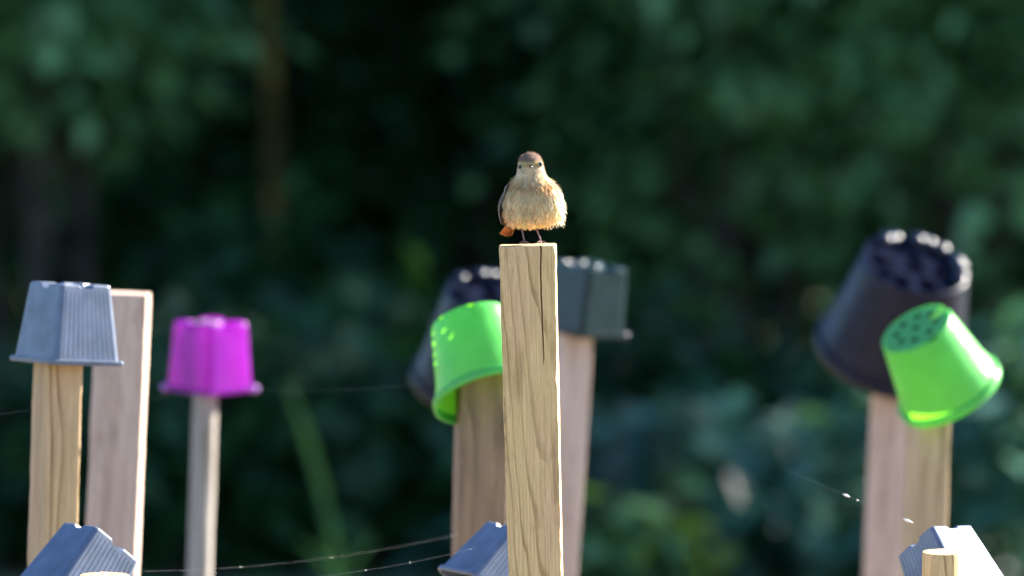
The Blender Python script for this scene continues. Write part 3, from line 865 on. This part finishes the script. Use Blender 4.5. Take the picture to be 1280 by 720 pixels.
    o = link('down', me, attr_mat('down', 0.9, 0.6, 0.05), root, smooth=False); o['kind'] = 'stuff'
    # folded wings: stacked long feathers along each flank
    FM = attr_mat('wing_feather', 0.6, 0.22, 0.3)
    def long_feather(parts, p0, p1, W, c, edge, sag, nn):
        vs, fs, cs = parts
        d = p1 - p0; s = d.cross(nn).normalized(); i0 = len(vs)
        for i in range(9):
            t = i / 8
            w = W * (0.35 + 0.65 * min(1, t * 3)) * (1 - max(0, t - .7) ** 2 * 9 if t < 1 else .12)
            q = p0 + d * t + nn * sag * math.sin(math.pi * t)
            for u in (-1, -.75, 0, .75, 1):
                vs.append((q + s * w * u - nn * abs(u) * W * .12) * k); cs.append(edge if abs(u) > .9 else c)
        for i in range(8):
            for u in range(4):
                a = i0 + i * 5 + u; fs.append((a, a + 1, a + 6, a + 5))
    for side in (-1, 1):
        parts = ([], [], [])
        sx = side * (1.13 if side < 0 else 1.0); yo = -7 if side < 0 else 0
        for i in range(8):     # primaries and secondaries
            t = i / 7
            p0 = Vector((sx * (30.5 - 3 * t), 2 + yo + 7 * t, 66 - 2 * t)); p1 = Vector((sx * (34.5 - 9 * t) , 10 + yo + 13 * t, 24 - 6 * t))
            nn = Vector((sx * (1 - .5 * t), -.25 + 1.1 * t, .05)).normalized()
            long_feather(parts, p0, p1, 4.2, (0.17, 0.12, 0.095), (0.44, 0.31, 0.18), 5.5, nn)
        for r_ in range(3):     # coverts
            for i in range(7):
                t = i / 6
                p0 = Vector((sx * (27 + 3.5 * r_ * .5 - 3 * t), yo + 9 * t, 74 - 7 * r_)); p1 = p0 + Vector((sx * (3.6 - 1.5 * t), 3, -15))
                nn = Vector((sx * (1 - .5 * t), -.3 + 1.1 * t, .25)).normalized()
                long_feather(parts, p0, p1, 3.4, (0.22, 0.16, 0.125), (0.42, 0.31, 0.20), 2.0, nn)
        me = pyd('wing', parts[0], parts[1]); setcol(me, parts[2])
        o = link('wing', me, FM, root)
    # tail: fan of rusty feathers, pointing down and back
    parts = ([], [], [])
    for i in range(9):
        t = (i - 4) / 4
        p0 = Vector((-18 + 3 * t, 16, 30)); p1 = Vector((-33 + 7.5 * t, 34 + 1.5 * abs(t), 11 - 2.4 * (1 - abs(t)) - 1.2 * t))
        long_feather(parts, p0, p1, 3.4, (0.36, 0.12, 0.025) if abs(t) > .2 else (0.22, 0.09, 0.04), (0.58, 0.25, 0.06), 1.5, Vector((-.25, -.55, .8)).normalized())
    me = pyd('tail', parts[0], parts[1]); setcol(me, parts[2])
    link('tail', me, attr_mat('tail_feather', .6, .45, .2), root)
    # eyes
    EYE = simple('eye_black', (0.006, 0.005, 0.005), 0.08, 0.6, 0.1)
    RING = simple('eye_ring', (0.52, 0.42, 0.28), 0.8, 0.2, 0.1)
    for ex, ey, ez in ((-14.1, -12.4, 95.2), (10.0, -14.0, 98.4)):
        bm = bmesh.new(); bmesh.ops.create_uvsphere(bm, u_segments=20, v_segments=14, radius=3.1 * k)
        e = link('eye', from_bm(bm, 'eye'), EYE, root); e.location = Vector((ex, ey, ez)) * k
        dv = Vector((ex + 1.7, ey + 2.0, (ez - 96) * .3)).normalized()
        bm = bmesh.new(); segs = []
        pts = []
        a1 = dv.cross(Vector((0, 0, 1))).normalized(); a2 = dv.cross(a1)
        pts = [(a1 * math.cos(q * math.pi / 8) + a2 * math.sin(q * math.pi / 8)) * 3.1 * k + dv * .5 * k for q in range(17)]
        bm.free(); vv, ff = tube(pts, [.55 * k] * 17, 6)
        link('eye_ring', pyd('eye_ring', vv, ff), RING, e)
    # beak: two mandibles, pointing at the viewer
    BK = simple('beak', (0.035, 0.028, 0.026), 0.22, 0.6, 0.2)
    for up in (1, -1):
        vv, ff = [], []
        for i in range(7):
            t = i / 6
            c_ = Vector((-1.0 - .6 * t, -17 - 9.5 * t, 96.4 - 1.4 * t - (.9 * t * t if up > 0 else -.1 * t)))
            rx_, rz = 3.5 * (1 - t) ** .8 + .25, (1.9 if up > 0 else 1.3) * (1 - t) ** .8 + .2
            for q in range(9):
                a = math.pi * q / 8
                vv.append((c_ + Vector((rx_ * math.cos(a), 0, up * rz * math.sin(a) + (.12 * up)))) * k)
        for i in range(6):
            for q in range(9):
                q2 = (q + 1) % 9; ff.append((i * 9 + q, i * 9 + q2, (i + 1) * 9 + q2, (i + 1) * 9 + q))
        ff.append(tuple(range(54, 63)))
        link('upper_beak' if up > 0 else 'lower_beak', pyd('beak', vv, ff), BK, root)
    # legs and toes
    LG_ = simple('leg_skin', (0.16, 0.085, 0.085), 0.35, 0.5, 0.3, 300)
    for tx, ty, fx, fy in ((-12.5, -2, -9.5, -6), (6.0, -2, 11.5, -5)):
        parts = [tube([Vector((tx * .8, ty + 4, 24)) * k, Vector((tx, ty + 2, 17)) * k, Vector((fx - (fx - tx) * .45, (fy + ty) / 2 + 1, 9)) * k, Vector((fx, fy, 1.6)) * k], [2.2 * k, 1.25 * k, 1.05 * k, 1.25 * k], 8)]
        for dx, dy, L in ((-4.2, -5, 1), (-.4, -7, 1), (4.0, -5.2, 1), (.6, 6.0, .9)):
            e_ = Vector((fx + dx * L * 1.35, fy + dy * L * 1.35, .6))
            m1 = Vector((fx + dx * .55, fy + dy * .55, 2.1)); m2 = Vector((fx + dx * 1.0, fy + dy * 1.0, 1.3))
            parts.append(tube([Vector((fx, fy, 1.5)) * k, m1 * k, m2 * k, e_ * k, (e_ + Vector((dx * .18, dy * .18, -.35))) * k], [1.1 * k, .95 * k, .85 * k, .6 * k, .15 * k], 7))
        vv, ff = merge(parts)
        link('leg', pyd('leg', vv, ff), LG_, root)
    return root
build_bird()

# ------------------------------------------------------------------ spider silk strung between the stakes
SILK, _nt, _n, _l, _b = mat('silk')
_b.inputs['Base Color'].default_value = (0.45, 0.45, 0.47, 1); _b.inputs['Roughness'].default_value = 0.8; _b.inputs['Specular IOR Level'].default_value = 0.1
FLUFF = simple('seed_fluff', (0.85, 0.82, 0.75), 0.5, 0.5, 0.05)
def silk(label, a, b, sag, r, beads=()):
    pa, pb = P(*a), P(*b)
    pts = [pa.lerp(pb, i / 24) + Vector((0, 0, -sag * 4 * (i / 24) * (1 - i / 24))) for i in range(25)]
    vv, ff = tube(pts, [r] * 25, 5)
    root = link('spider_thread', pyd('spider_thread', vv, ff), SILK)
    tag(root, label, 'spider thread', 'spider threads between the stakes')
    for t, L, w in beads:
        q = pa.lerp(pb, t) + Vector((0, 0, -sag * 4 * t * (1 - t))); d = (pb - pa).normalized()
        v2, f2 = tube([q - d * L / 2, q - d * L * .25, q, q + d * L * .25, q + d * L / 2], [w * .15, w * .8, w, w * .7, w * .1], 8)
        link('bead', pyd('bead', v2, f2), FLUFF, root)
silk('fine silk thread from the magenta pot to the green pot', (318, 488, 15.6), (540, 479, 15.5), .004, .00005)
silk('fine silk thread from the bare-topped stake to the magenta pot', (180, 497, 15.9), (318, 488, 15.6), .002, .00005)
silk('short silk thread left of the golden stake', (-30, 521, 15.0), (36, 512, 15.0), .001, .00005)
silk('long faint silk thread from the low ribbed pot to the brown stake', (168, 714, 14.7), (572, 668, 15.3), .012, .00003, [(.32, .003, .0008), (.6, .002, .0006)])
silk('bright silk thread reaching the pot behind the bird\'s stake', (385, 722, 14.6), (590, 686, 14.7), .004, .00006, [(.35, .002, .0007), (.62, .002, .0007)])
silk('silk thread with two bright flecks crossing the pale stake', (985, 588, 14.6), (1160, 661, 14.45), .001, .00005, [(.42, .013, .0016), (.50, .004, .0010), (.86, .018, .0017)])
